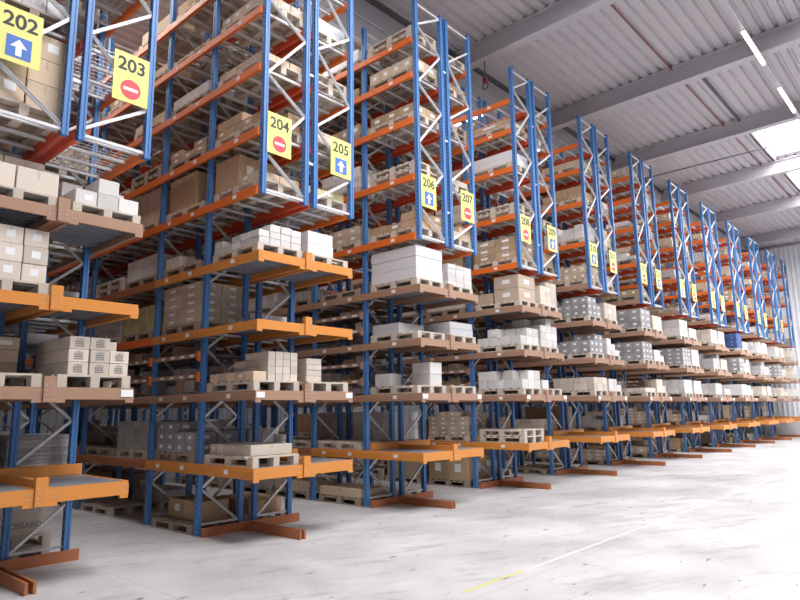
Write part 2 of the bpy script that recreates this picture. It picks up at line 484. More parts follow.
def disc(r, y0, y1, mat, n=40):
    mb = MB(); A = [(r * math.cos(i * 2 * math.pi / n), y0, r * math.sin(i * 2 * math.pi / n)) for i in range(n)]
    B = [(a, y1, c) for a, _, c in A]
    mb.quad(A, mat); mb.quad(B[::-1], mat)
    for i in range(n): j = (i + 1) % n; mb.quad([A[i], B[i], B[j], A[j]], mat)
    return mb

SW, SH = .44, .64
plate_me = MB().box(-SW / 2, SW / 2, 0, .006, -SH / 2, SH / 2, M['sign']).mesh('sign_plate')
panel_me = MB().box(-.125, .125, -.003, 0, -.125, .125, M['signblue']).mesh('arrow_panel')
am = MB(); apts = [(-.03, -.10), (.03, -.10), (.03, .0), (.085, .0), (0, .095), (-.085, .0), (-.03, .0)]
am.quad([(a, -.0055, b) for a, b in apts], M['signwhite'])
for i in range(7):
    a, b = apts[i], apts[(i + 1) % 7]; am.quad([(a[0], -.0055, a[1]), (a[0], -.003, a[1]), (b[0], -.003, b[1]), (b[0], -.0055, b[1])], M['signwhite'])
arrow_me = am.mesh('arrow')
disc_me = disc(.125, -.003, 0, M['signred']).mesh('no_entry_disc')
bar_me = MB().box(-.09, .09, -.0055, -.003, -.02, .02, M['signwhite']).mesh('white_bar')
for k in range(11):
    for r in 'AB':
        X = X0 + PITCH * k; n = signno(k, r)
        cx = X + (-.63 if r == 'A' else .61)
        arrow = (k % 2 == 0) == (r == 'A')
        s = link('aisle_sign', plate_me, None, (cx, YF - .056, 5.855))
        tag(s, 'yellow sign reading %d above a %s' % (n, 'white arrow on a blue square' if arrow else 'red no entry disc'), 'sign', 'yellow aisle number signs')
        link('number', text_mesh(str(n), .235, M['ink']), s, (0, -.0012, .09))
        if arrow:
            p = link('arrow_panel', panel_me, s, (0, 0, -.135)); link('arrow', arrow_me, p)
        else:
            p = link('no_entry_disc', disc_me, s, (0, 0, -.145)); link('white_bar', bar_me, p)

# ---------------------------------------------------------------- loads
PW, PL, PH = .80, 1.2, .144          # pallet: across the row, along the row, high
def pallet_parts(mat):
    top = MB()
    for q in range(7):                                       # top boards run across x
        w = .10; y = -PL / 2 + q * (PL - w) / 6
        top.box(-PW / 2, PW / 2, y, y + w, PH - .022, PH, mat)
    for x in (-PW / 2, -.05, PW / 2 - .1): top.box(x, x + .1, -PL / 2, PL / 2, PH - .044, PH - .022, mat)
    runners = []
    for x in (-PW / 2, -.05, PW / 2 - .1):
        m = MB(); m.box(x, x + .1, -PL / 2, PL / 2, 0, .022, mat)
        for y in (-PL / 2, -.0725, PL / 2 - .145): m.box(x, x + .1, y, y + .145, .022, PH - .044, mat)
        runners.append(m)
    return top, runners
PAL = {}
for nm in ('wood', 'wood_dark'):
    top, rn = pallet_parts(M[nm])
    whole = MB()
    for m in [top] + rn:
        off = len(whole.v); whole.v += m.v; whole.f += [tuple(i + off for i in f) for f in m.f]; whole.m += [whole.mi(M[nm])] * len(m.f); whole.tone += m.tone; whole.uv += m.uv
    PAL[nm] = dict(top=top.mesh('top_deck'), runners=[m.mesh('runner') for m in rn], whole=whole.mesh('wooden_pallet'), mb=whole)

pallets, cartons, others = [], [], []     # specs, sorted later by how large they show
LVW = ['floor level', 'lowest', 'second', 'third', 'fourth', 'fifth', 'sixth', 'seventh', 'eighth', 'ninth']
SLOT = {'F': 'row end', 'b1': 'second pallet place', 'b2': 'third pallet place', 'b3': 'fourth pallet place', 'b4': 'fifth pallet place', 'b5': 'sixth pallet place', 'b6': 'seventh pallet place'}
SLOTY = {'F': 7.995, 'b1': 9.515, 'b2': 10.98, 'b3': 12.29, 'b4': 13.69, 'b5': 15.0, 'b6': 16.4}

def where(k, r, lv, slot):
    lev = LVW[lv + 1]
    if slot == 'F':
        if k == 11: return '%s deck of the last unsigned row' % lev
        return '%s deck below sign-%d' % (lev, signno(k, r)) if lv < 4 else '%s level behind sign-%d' % (lev, signno(k, r))
    a = lev if lv < 0 else lev + ' level'
    return '%s, %s, %s' % (a, SLOT[slot], rowname(k, r))

def base_z(k, lv):
    if lv < 0: return 0.
    z = levels(k)[lv]
    return z + .075 - .003 if lv == 0 else z + BH / 2 + .001

def weight(k, r, lv, slot):
    X = X0 + PITCH * k; y = SLOTY[slot]
    d2 = X * X + y * y + (levels(k)[lv] - 1.8 if lv >= 0 else -1.8) ** 2
    w = 1. if slot == 'F' else (.45 if slot == 'b1' else .3 if slot in ('b2', 'b3') else .12)
    if slot != 'F' and r == 'B': w *= .1
    if slot != 'F' and k > 4: w *= .4
    if k == 0 and slot != 'F': w *= .3
    return w / d2

COLW = dict(kraft='brown', tancard='tan', pale='pale', white='white', grey='grey', yellowish='straw coloured', dark='dark grey', bluecard='blue', kraft_l='labelled brown', tan_l='labelled tan', grey_l='labelled grey')

def place(k, r, lv, slot, spec, pal='wood', rnd=None):
    rnd = rnd or random
    xl, xr = ROWX[r]; cx = X0 + PITCH * k + (xl + xr) / 2; cy = SLOTY[slot] + rnd.uniform(-.02, .03); z = base_z(k, lv)
    w = weight(k, r, lv, slot); loc = where(k, r, lv, slot)
    if spec is None: return
    kinds = spec[0]
    npal = spec[1] if kinds == 'empty' and len(spec) > 1 else 1
    rot = rnd.uniform(-.02, .02)
    for q in range(npal):
        pallets.append(dict(x=cx, y=cy, z=z + q * PH, rot=rot, mat=pal, w=w, loc=loc, empty=kinds == 'empty', q=q, n=npal, slot=slot, load=spec))
    z += PH * npal
    if kinds == 'empty': return
    if kinds == 'block':                 # ('block', h, x0, x1, y0, y1, mat, tiers)
        _, h, a0, a1, b0, b1, mt, tiers = spec
        others.append(dict(x=cx + (a0 + a1) / 2, y=cy + (b0 + b1) / 2, z=z, sx=a1 - a0, sy=b1 - b0, h=h, mat=mt, tiers=tiers, loc=loc, w=w))
        return
    # ('grid', nx, ny, nz, h, col, heights or None)
    for g in (spec[1] if kinds == 'multi' else [spec]):
        _, nx, ny, nz, h, col, hts = g[:7]
        x0, x1, y0, y1 = g[7] if len(g) > 7 else (-.39, .39, -.59, .59)
        dx, dy = (x1 - x0) / nx, (y1 - y0) / ny
        for ix in range(nx):
            for iy in range(ny):
                top = hts[(ix + iy * nx) % len(hts)] if hts else nz
                for iz in range(top):
                    vis = (ix == 0 or iy == 0) if slot == 'F' else ix == 0
                    if lv in (-1, 0) and iz == top - 1 and slot == 'F': vis = True
                    g_ = .011
                    sz = (round(dx - g_, 3), round(dy - g_, 3), round(h - .003, 3))
                    zz = 'top' if iz == top - 1 and top > 1 else ('bottom' if iz == 0 and top > 1 else 'only' if top == 1 else ORD[iz])
                    if slot == 'F':
                        lab = '%s carton, %s layer, %s from left, %s, %s' % (COLW[col], zz, ORD[ix], 'front row' if iy == 0 else ORD[iy] + ' row back', loc)
                    else:
                        lab = '%s carton, %s layer, %s along aisle, %s' % (COLW[col], zz, ORD[iy], loc)
                    ar = sz[0] if iy == 0 else sz[1]
                    cartons.append(dict(x=cx + x0 + (ix + .5) * dx + rnd.uniform(-.004, .004), y=cy + y0 + (iy + .5) * dy + rnd.uniform(-.004, .004), z=z + iz * h, sz=sz, rot=rnd.uniform(-.012, .012),
                                        col=col, w=w * ar * sz[2] * (1 if vis else .01), lab=lab, slot=slot, k=k, lv=lv, r=r, front=iy == 0, loc=loc))

G = lambda nx, ny, nz, h, c, hts=None, reg=(-.39, .39, -.59, .59): ('grid', nx, ny, nz, h, c, hts, reg)
FRONT = {
    (0, 'A', 0): None, (0, 'B', 0): None,
    (0, 'A', 1): ('multi', [G(2, 1, 3, .15, 'tancard', None, (-.39, .38, .1, .59))]),
    (0, 'B', 1): ('multi', [G(3, 3, 3, .145, 'pale', [3, 3, 2, 3, 3, 3, 3, 3, 3], (-.30, .39, -.55, .50))]),
    (0, 'A', 2): ('multi', [G(3, 3, 3, .195, 'pale', None, (-.39, .37, -.59, .5))]),
    (0, 'B', 2): None,
    (0, 'A', 3): ('multi', [G(2, 2, 2, .27, 'pale', [1, 1, 2, 2], (-.45, .42, -.56, .45))]),
    (0, 'B', 3): ('multi', [G(3, 2, 2, .185, 'white', [1, 2, 1, 2, 1, 2], (-.36, .40, -.56, .3))]),
    (0, 'A', 4): ('multi', [G(2, 2, 3, .30, 'tancard', [3, 3, 3, 2])]),
    (0, 'B', 4): None, (0, 'B', 5): None,
    (1, 'A', 0): ('multi', [G(1, 6, 1, .15, 'pale', None, (-.33, .39, -.45, .59))]),
    (1, 'B', 0): None,
    (1, 'A', 1): ('multi', [G(4, 3, 4, .105, 'pale', [4, 4, 4, 4, 4, 4, 4, 4, 3, 3, 4, 4], (-.14, .39, -.57, .3)), G(1, 5, 1, .13, 'tancard', [1, 1, 1, 1, 1], (-.39, -.16, -.57, .55))]),
    (1, 'B', 1): ('multi', [G(1, 2, 4, .09, 'pale', None, (-.37, -.06, -.5, .4))]),
    (1, 'A', 2): None, (1, 'B', 2): None,
    (1, 'A', 3): ('multi', [G(4, 5, 4, .1, 'white', [2, 3, 3, 3, 2, 3, 4, 4, 2, 3, 3, 4, 1, 3, 3, 3, 2, 2, 3, 3])]),
    (1, 'B', 3): ('block', .38, -.40, .12, -.55, .3, 'film', 2),
    (1, 'A', 4): ('multi', [G(2, 2, 1, .13, 'tancard', None, (-.39, .39, -.57, -.1)), G(2, 1, 1, .52, 'kraft', None, (-.39, .3, -.05, .59))]),
    (1, 'B', 4): ('multi', [G(1, 1, 1, .14, 'yellowish', None, (-.39, .38, -.55, .55))]),
    (2, 'A', 0): None, (2, 'B', 0): None,
    (2, 'A', 1): ('multi', [G(1, 1, 2, .215, 'white', None, (0, .36, -.55, -.1)), G(1, 1, 1, .24, 'white', None, (-.39, -.05, .1, .5))]),
    (2, 'B', 1): ('empty',),
    (2, 'A', 2): ('block', .2, -.36, .37, -.1, .58, 'film_grey', 1),
    (2, 'B', 2): ('block', .26, -.38, .36, -.56, .5, 'film_grey', 2),
    (2, 'A', 3): ('block', .62, -.39, .39, -.58, .58, 'film', 3),
    (2, 'B', 3): ('multi', [G(3, 3, 5, .085, 'white')]),
    (3, 'A', 0): ('empty', 2), (3, 'B', 0): None,
    (3, 'A', 1): ('multi', [G(3, 5, 2, .2, 'white', [1, 2, 2, 2, 2, 1, 1, 2, 2, 2, 1, 2, 2, 1, 1])]),
    (3, 'B', 1): ('multi', [G(1, 2, 1, .2, 'white', None, (-.39, -.1, -.55, .2))]),
    (3, 'A', 2): ('multi', [G(3, 4, 2, .19, 'white', [1, 2, 2, 1, 2, 2, 2, 2, 2, 1, 1, 2])]),
    (3, 'B', 2): ('multi', [G(3, 3, 4, .17, 'white', [3, 4, 3, 4, 4, 3, 3, 4, 3])]),
    (3, 'A', 3): ('multi', [G(1, 1, 2, .3, 'tan_l', None, (-.36, .38, -.57, .1)), G(2, 2, 1, .25, 'tancard', None, (-.36, .38, .15, .59))]),
    (3, 'B', 3): ('multi', [G(3, 3, 5, .115, 'pale', [4, 5, 5, 5, 5, 4, 5, 5, 5])]),
    (3, 'A', 4): ('multi', [G(2, 2, 3, .17, 'kraft_l')]),
    (2, 'A', 4): ('multi', [G(2, 3, 2, .15, 'kraft', [2, 2, 1, 2, 1, 1])]), (2, 'B', 4): ('multi', [G(2, 2, 2, .14, 'tancard', [1, 2, 2, 1])]),
    (4, 'A', 3): ('multi', [G(3, 5, 3, .17, 'grey_l', [3, 3, 2, 3, 3, 3, 3, 3, 3, 2, 3, 3, 3, 2, 3])]), (4, 'B', 3): ('multi', [G(3, 3, 3, .15, 'pale')]),
    (4, 'A', 2): ('multi', [G(3, 4, 3, .17, 'grey_l', [2, 3, 3, 2, 3, 3, 2, 2, 3, 1, 2, 2])]), (4, 'B', 2): ('multi', [G(3, 3, 3, .15, 'white', [3, 2, 1])]),
    (4, 'A', 1): ('multi', [G(3, 6, 2, .17, 'pale')]), (4, 'B', 1): ('multi', [G(3, 4, 2, .16, 'white', [2, 2, 1, 2])]),
    (5, 'A', 3): ('multi', [G(2, 3, 3, .19, 'grey_l')]), (5, 'B', 3): ('multi', [G(3, 3, 3, .15, 'pale')]),
    (5, 'A', 2): ('multi', [G(3, 4, 3, .18, 'grey_l')]), (5, 'B', 2): ('multi', [G(3, 3, 2, .17, 'white', [2, 2, 1])]),
    (5, 'A', 1): ('multi', [G(1, 4, 1, .12, 'pale', None, (-.39, .39, -.59, .2)), G(1, 1, 1, .36, 'grey', None, (-.39, .2, .22, .59))]),
    (6, 'A', 3): ('multi', [G(2, 2, 2, .28, 'white')]), (6, 'A', 2): ('multi', [G(3, 4, 4, .14, 'grey_l')]), (6, 'A', 1): ('multi', [G(3, 6, 3, .15, 'white')]),
    (8, 'A', 3): ('multi', [G(3, 3, 4, .16, 'bluecard')]),
}
def height_room(k, lv):
    Lv = levels(k)
    if lv < 0: return Lv[0] - .1 - PH - .1
    if lv + 1 < len(Lv): return Lv[lv + 1] - Lv[lv] - BH - PH - .09
    return .45

def rand_load(k, r, lv, slot, rnd, fill=.92):
    H = height_room(k, lv) * (.72 if lv > 3 else 1.)
    if rnd.random() > fill: return None if rnd.random() < .5 else ('empty', rnd.choice([1, 1, 2]))
    t = rnd.random()
    low = 0 <= lv < 4
    if low: cols = ['pale', 'white', 'white', 'grey', 'grey_l', 'tan_l', 'pale']
    elif lv < 0: cols = ['tan_l', 'kraft', 'grey', 'tancard']
    else: cols = ['kraft', 'tancard', 'kraft_l', 'tancard', 'pale', 'white', 'tan_l']
    c = rnd.choice(cols)
    if t < .1: return ('empty', rnd.choice([1, 2]))
    if t < .2: return ('block', H * rnd.uniform(.35, .85), -.38, .38, -.58, .58, rnd.choice(['film', 'film_grey']), rnd.choice([2, 3]))
    if t < .27: return ('multi', [G(1, rnd.choice([1, 2]), 1, H * rnd.uniform(.5, .95), rnd.choice(['kraft', 'tan_l', 'tancard', 'kraft_l']), None, (-.37, .37, -.56, .56))])
    h = rnd.choice([.11, .15, .19, .24]); nz = max(1, int(H * rnd.uniform(.35, .9) / h))
    nx, ny = rnd.choice([(2, 3), (3, 4), (3, 3), (2, 4), (3, 5)])
    hts = [max(1, nz - rnd.choice([0, 0, 0, 1, 1])) for _ in range(nx * ny)] if rnd.random() < .55 else None
    return ('multi', [G(nx, ny, nz, h, c, hts)])

BAY = {
    (1, 'A', 4, 'b1'): ('multi', [G(1, 1, 1, .6, 'kraft', None, (-.38, .36, -.3, .58))]),
    (1, 'A', 4, 'b2'): ('multi', [G(2, 3, 3, .2, 'tancard')]),
    (1, 'A', 3, 'b1'): ('multi', [G(1, 1, 1, .2, 'pale', None, (-.38, .3, .1, .58))]),
    (1, 'A', 3, 'b2'): ('multi', [G(2, 4, 2, .19, 'white')]),
    (1, 'A', 2, 'b1'): ('multi', [G(2, 2, 5, .13, 'tan_l')]),
    (1, 'A', 2, 'b2'): ('multi', [G(2, 4, 3, .15, 'yellowish')]),
    (1, 'A', 0, 'b1'): ('multi', [G(2, 4, 3, .155, 'grey_l', [2, 2, 2, 2, 3, 3, 3, 3])]),
    (1, 'A', 0, 'b2'): ('multi', [G(2, 4, 4, .12, 'grey')]),
    (1, 'A', 0, 'b3'): ('empty',),
    (1, 'A', -1, 'b1'): ('multi', [G(1, 2, 1, .3, 'kraft', None, (-.2, .3, -.5, .5))]),
    (1, 'A', -1, 'b2'): None, (1, 'A', -1, 'b3'): ('empty',), (1, 'B', -1, 'b1'): ('multi', [G(1, 1, 1, .22, 'kraft', None, (-.3, .36, -.55, .5))]), (1, 'B', -1, 'b2'): None, (1, 'A', 0, 'b4'): ('empty',),
    (2, 'A', -1, 'b1'): ('multi', [G(1, 1, 1, .16, 'tancard')]),
    (2, 'A', 0, 'b1'): ('empty',), (2, 'A', 0, 'b2'): ('empty',),
    (3, 'A', -1, 'b1'): ('multi', [G(1, 2, 1, .55, 'kraft_l')]),
    (3, 'A', 4, 'b1'): ('multi', [G(2, 2, 3, .2, 'kraft_l')]),
    (2, 'A', 4, 'b1'): ('multi', [G(2, 3, 2, .16, 'tan_l')]),
    (2, 'A', 3, 'b1'): ('empty',),
    (0, 'B', 2, 'b1'): ('block', .22, -.38, .38, -.58, .58, 'film_grey', 3),
    (0, 'A', 0, 'b1'): ('multi', [G(1, 1, 8, .05, 'grey')]),
    (0, 'B', 0, 'b1'): ('multi', [G(1, 2, 7, .05, 'grey')]),
}
rnd = random.Random(5)
for k in range(NPAIR):
    for r in rows(k):
        nl = len(levels(k))
        for lv in range(0, nl):
            key = (k, r, lv)
            if key in FRONT: spec = FRONT[key]
            elif lv == 0: spec = None
            elif lv == nl - 1: spec = rand_load(k, r, lv, 'F', rnd, .35)
            elif lv < 4:
                H = height_room(k, lv); h = [.17, .2, .19, .17][lv]; nz = max(1, min(int(H / h), {1: 2, 2: 3, 3: 3}[lv] - (r == 'B' and rnd.random() < .6)))
                nx, ny = rnd.choice([(3, 4), (2, 3), (3, 5), (3, 3)])
                c = rnd.choice(['white', 'pale', 'white'] if lv != 2 else ['grey_l', 'grey_l', 'grey', 'white', 'pale']) if r == 'A' else rnd.choice(['white', 'pale'])
                hts = [max(1, nz - rnd.choice([0, 0, 1])) for _ in range(nx * ny)] if rnd.random() < .5 else None
                spec = ('multi', [G(nx, ny, nz, h, c, hts)])
                if rnd.random() < .12: spec = ('block', H * .7, -.38, .38, -.58, .58, rnd.choice(['film', 'film_grey']), 3)
            else: spec = rand_load(k, r, lv, 'F', rnd, .85)
            place(k, r, lv, 'F', spec, 'wood' if rnd.random() < .8 or lv < 4 else 'wood_dark', rnd)
        slots = ['b1', 'b2', 'b3'] if r == 'A' or k < 3 else ['b1']
        if k in (0, 1): slots += ['b4', 'b5', 'b6']
        for lv in range(-1, nl):
            for s in slots + (['b4', 'b5'] if k > 1 and lv < 1 else []):
                key = (k, r, lv, s)
                if key == (0, 'B', -1, 'b1'): continue          # the printed crate stands there
                sh = len([z for z in mid_shelves(k) if lv >= 0 and levels(k)[lv] < z < levels(k)[lv] + .9]) if lv < 4 else 0
                if key in BAY: spec = BAY[key]
                elif sh and s in ('b1', 'b2', 'b3'): spec = None
                else: spec = rand_load(k, r, lv, s, rnd, (.55 if s in ('b1', 'b2', 'b3') else .95) if lv < 0 else .9 if lv < nl - 1 else .5)
                place(k, r, lv, s, spec, 'wood' if rnd.random() < .5 else 'wood_dark', rnd)

# small cartons standing on the part shelves and on the level they start from
small = []
for k in range(0, 5):
    for r in rows(k):
        if r == 'B' and k > 2: continue
        for z in [2.01 + BH / 2] + [q + .02 for q in mid_shelves(k)]:
            for s in ('b1', 'b2', 'b3'):
                y = SLOTY[s] - .55
                while y < SLOTY[s] + .4:
                    d = rnd.choice([.18, .25, .32])
                    if rnd.random() < .7:
                        h = rnd.uniform(.08, .2); w = rnd.uniform(.25, .5)
                        xl, xr = ROWX[r]; X = X0 + PITCH * k
                        small.append((X + xl + .08, X + xl + .08 + w, y, y + d - .03, z + .046 if z < 2.2 else z, (z + .046 if z < 2.2 else z) + h, rnd.choice(['kraft', 'tancard', 'dark', 'grey', 'white']), rnd.random()))
                    y += d

# ---- individuals: the ones that show largest
cartons.sort(key=lambda c: -c['w']); pallets.sort(key=lambda p: -p['w']); others.sort(key=lambda p: -p['w'])
NC, NPAL = 300, 295
cm = {}
seen = {}
tape_off = {}
def carton_mesh(sz, col):
    key = (sz, col)
    if key not in cm:
        bm = bmesh.new(); bmesh.ops.create_cube(bm, size=1.)
        for v in bm.verts: v.co = Vector((v.co.x * sz[0], v.co.y * sz[1], (v.co.z + .5) * sz[2]))
        bmesh.ops.bevel(bm, geom=bm.edges[:], offset=.005, segments=1, affect='EDGES')
        uvl = bm.loops.layers.uv.new('UVMap')
        for f in bm.faces:
            n = f.normal
            for lp in f.loops:
                c = lp.vert.co; u, v_ = c.x / sz[0] + .5, c.z / sz[2]
                if abs(n.x) > .7: u = c.y / sz[1] + .5
                if abs(n.z) > .7: v_ = c.y / sz[1] + .5 + (.3 if n.z > 0 else 0)
                lp[uvl].uv = (min(.999, max(.001, u)), min(.999, max(.001, v_)))
        me = bpy.data.meshes.new('carton'); bm.to_mesh(me); bm.free(); me.materials.append(M[col]); cm[key] = me
    return cm[key]
lab_me = {}
def label_mesh(w, h, side):
    key = (w, h, side)
    if key not in lab_me:
        mb = MB()
        if side == 'f': mb.box(-w / 2, w / 2, -.0015, 0, -h / 2, h / 2, M['paper'])
        else: mb.box(-.0015, 0, -w / 2, w / 2, -h / 2, h / 2, M['paper'])
        lab_me[key] = mb.mesh('shipping_label')
    return lab_me[key]
def print_mesh(w, h):
    key = ('p', w, h)
    if key not in lab_me:
        mb = MB(); rr = random.Random(3)
        for row, (z0, z1) in enumerate(((.30, .40), (.05, .22), (-.18, .0), (-.38, -.24))):
            x = -.42 * (.7 if row == 0 else 1)
            while x < .36:
                d = rr.uniform(.05, .11)
                mb.box(x * w, (x + d) * w, -.001, 0, z0 * h, z1 * h, M['inkgrey']); x += d + .03
        lab_me[key] = mb.mesh('printed_mark')
    return lab_me[key]

rest = MB()
for i, c in enumerate(cartons):
    if i < NC:
        o = link('carton', carton_mesh(c['sz'], c['col']), None, (c['x'], c['y'], c['z']), c['rot'])
        lab = c['lab']
        if lab in seen: print('DUP', lab)
        if len(lab.split())>16: print('LONG',lab)
        seen[lab] = seen.get(lab, 0) + 1
        tag(o, lab, 'carton', 'cartons on the %s' % c['loc'])
        sx, sy, sz = c['sz']
        if c['slot'] == 'F' and c['k'] == 0 and c['lv'] == 1 and c['front'] and c['r'] == 'B':
            link('printed_mark', print_mesh(round(sx * .55, 3), round(sz * .8, 3)), o, (0, -sy / 2 - .0005, sz * .5))
        elif c['slot'] == 'F' and c['k'] == 0 and c['lv'] == 2 and c['front']:
            link('shipping_label', label_mesh(.09, .08, 'f'), o, (0, -sy / 2, sz * .55))
        elif c['k'] <= 3 and (i * 7) % 5 == 0 and sz > .12:
            if c['front'] and c['slot'] == 'F': link('shipping_label', label_mesh(round(min(.12, sx * .4), 3), round(sz * .35, 3), 'f'), o, (sx * .12, -sy / 2, sz * .55))
            else: link('shipping_label', label_mesh(round(min(.14, sy * .4), 3), round(sz * .35, 3), 's'), o, (-sx / 2, -sy * .1, sz * .55))
    else:
        x, y, z = c['x'], c['y'], c['z']; sx, sy, sz = c['sz']
        rest.box(x - sx / 2, x + sx / 2, y - sy / 2, y + sy / 2, z, z + sz, M[c['col']], c['rot'], rnd.random())
for b in small: rest.box(*b[:6], M[b[6]], 0, b[7])
o = rest.build('carton'); tag(o, 'the many further cartons stacked deeper and farther along the racks', 'cartons', kind='stuff')

prest = MB()
def desc(p):
    l = p['load']
    if p['empty']:
        if p['n'] > 1: return 'bare wooden pallet, %s of a stack, ' % ('bottom' if p['q'] == 0 else 'top')
        return 'bare wooden pallet, '
    if l[0] == 'block': return 'wooden pallet under a wrapped load, '
    return 'wooden pallet under %s cartons, ' % COLW[l[1][0][5]]
for i, p in enumerate(pallets):
    P = PAL[p['mat']]
    if i < NPAL:
        if i < 70:
            o = empty('wooden_pallet', (p['x'], p['y'], p['z'])); o.rotation_euler = (0, 0, p['rot'])
            link('top_deck', P['top'], o)
            for rn in P['runners']: link('runner', rn, o)
        else: o = link('wooden_pallet', P['whole'], None, (p['x'], p['y'], p['z']), p['rot'])
        tag(o, desc(p) + p['loc'], 'pallet', 'wooden pallets in the racks')
    else:
        m = P['mb']; off = len(prest.v); c, s = math.cos(p['rot']), math.sin(p['rot'])
        prest.v += [(p['x'] + a * c - b * s, p['y'] + a * s + b * c, p['z'] + d) for a, b, d in m.v]
        prest.f += [tuple(j + off for j in f) for f in m.f]; prest.m += [prest.mi(M[p['mat']])] * len(m.f); prest.tone += m.tone; prest.uv += m.uv
if prest.f:
    o = prest.build('wooden_pallet'); tag(o, 'the many further wooden pallets deeper and farther along the racks', 'pallets', kind='stuff')

for p in others:
    bm = bmesh.new(); n = p['tiers']
    hx, hy = p['sx'] / 2, p['sy'] / 2
    mb = MB(); hh = p['h'] / n; mt = M[p['mat']]
    for t in range(n):
        j = .006 if t % 2 else 0
        mb.box(-hx + j, hx - j, -hy + j, hy - j, t * hh + (.008 if t else 0), (t + 1) * hh, mt)
        if t: mb.box(-hx + .02, hx - .02, -hy + .02, hy - .02, t * hh, t * hh + .008, mt)
    me = mb.mesh('wrapped_load'); o = link('wrapped_load', me, None, (p['x'], p['y'], p['z']))
    bv = o.modifiers.new('soft', 'BEVEL'); bv.width = .008; bv.segments = 1
    tag(o, '%s wrapped block load, %s' % ('white' if p['mat'] == 'film' else 'grey', p['loc']), 'wrapped load', 'wrapped loads in the racks')

# printed crate on the floor of the first double row
cx = X0 + .38
for q, nm in enumerate(('lower', 'upper')):
    o = link('wooden_pallet', PAL['wood']['whole'], None, (X0 + .345, 9.70, q * PH)); tag(o, '%s of the two wooden pallets under the pale printed crate, floor level, row-203' % nm, 'pallet', 'wooden pallets in the racks')
cr = MB().box(-.40, .40, -.43, .43, 0, .54, M['pale']).build('crate', None, (X0 + .345, 9.74, 2 * PH))
tag(cr, 'large pale crate printed OSSARD on the floor below the deck of sign 203', 'crate')
link('lettering', text_mesh('OSSARD', .10, M['inkgrey']), cr, (.16, -.4312, .07))

# ---------------------------------------------------------------- building
XW0, XW1, YW0, YW1 = -6., 42.2, -22., 23.6
def zroof(y): return 11.04 - .02 * (y - 8.9)          # underside of the roof sheet
fl = MB(); fl.quad([(XW0, YW0, 0), (XW1, YW0, 0), (XW1, YW1, 0), (XW0, YW1, 0)], M['floor'])
fl.quad([(XW0, YW1, -.2), (XW1, YW1, -.2), (XW1, YW0, -.2), (XW0, YW0, -.2)], M['floor'])
structure(fl.build('floor'))
mk = MB(); mk.box(5.3, 6.42, 3.99, 4.035, 0, .002, M['yline'])
structure(mk.build('trim_1'), 'yellow painted line on the floor')
mk = MB(); mk.box(6.5, 30, 3.97, 4.01, 0, .002, M['wline'])
structure(mk.build('trim_2'), 'worn pale painted line on the floor')

SKY = [(22.45, 27.1, -3.0, 4.75), (27.6, 32.3, -3.0, 4.75), (32.9, 38.3, -3.0, 4.6), (2.7, 7.1, -1.5, 4.6), (7.7, 10.6, -1.5, 4.6), (12.9, 17.1, -2.5, 1.1), (17.7, 22., -2.5, .7)]  # skylights nearer the camera are out of view, added for overhead light
per = .29
def in_sky(x0, x1, y): return any(a <= (x0 + x1) / 2 <= b and c <= y <= d for a, b, c, d in SKY)
ce = MB()
xs = sorted(set([XW0, XW1] + [v for s in SKY for v in s[:2]]))
y = YW0
while y < YW1:
    for a, b in zip(xs[:-1], xs[1:]):
        if in_sky(a, b, y + per / 2): continue
        z = lambda yy: zroof(yy)
        p = [(y, .08), (y + .04, 0), (y + .20, 0), (y + .24, .08), (y + per, .08)]
        for (ya, za), (yb, zb) in zip(p[:-1], p[1:]):
            ce.quad([(a, ya, z(ya) + za), (a, yb, z(yb) + zb), (b, yb, z(yb) + zb), (b, ya, z(ya) + za)], M['roof'])
        ce.quad([(a, y, z(y) + .14), (b, y, z(y) + .14), (b, y + per, z(y + per) + .14), (a, y + per, z(y + per) + .14)], M['roof'])
    y += per
structure(ce.build('ceiling'))
for i, (a, b, c, d) in enumerate(SKY):
    mb = MB(); mb.quad([(a, c, zroof(c) + .16), (a, d, zroof(d) + .16), (b, d, zroof(d) + .16), (b, c, zroof(c) + .16)], M['skylight'])
    structure(mb.build('window_%d' % (i + 1)), 'bright roof skylight, added where out of view')
    mb = MB()
    for e in (c - .06, d): mb.quad([(a, e, zroof(e) - .05), (b, e, zroof(e) - .05), (b, e + .06, zroof(e) - .05), (a, e + .06, zroof(e) - .05)], M['darksteel']); mb.box(a, b, e, e + .06, zroof(e) - .05, zroof(e) + .2, M['darksteel'])
    structure(mb.build('window_frame'), 'dark kerb around a roof skylight')

# portal beams
t_i = 3
for xb in (-2.7, 2.4, 7.4, 12.55, 17.4, 22.3, 27.3, 32.6, 38.6):
    mb = MB(); H = .52; bw = .14
    def sl(x0, x1, h0, h1):
        ya, yb = YW0 + .1, YW1 - .1
        A = [(x0, ya, zroof(ya) + h0), (x1, ya, zroof(ya) + h0), (x1, ya, zroof(ya) + h1), (x0, ya, zroof(ya) + h1)]
        B = [(x, yb, zz - zroof(ya) + zroof(yb)) for x, _, zz in A]
        for i in range(4): j = (i + 1) % 4; mb.quad([A[i], A[j], B[j], B[i]], M['beam'])
        mb.quad(A, M['beam']); mb.quad(B[::-1], M['beam'])
    sl(xb - bw, xb + bw, -.03, -.005); sl(xb - .012, xb + .012, -H + .03, -.03); sl(xb - bw, xb + bw, -H, -H + .03)
    structure(mb.build('roof_beam'), 'grey steel roof beam')
mb = MB(); mb.box(17.6, 22.4, 4.72, 4.80, zroof(4.75) - .06, zroof(4.75) + .06, M['darksteel'])
structure(mb.build('trim_3'), 'dark seam strip under the roof sheet')
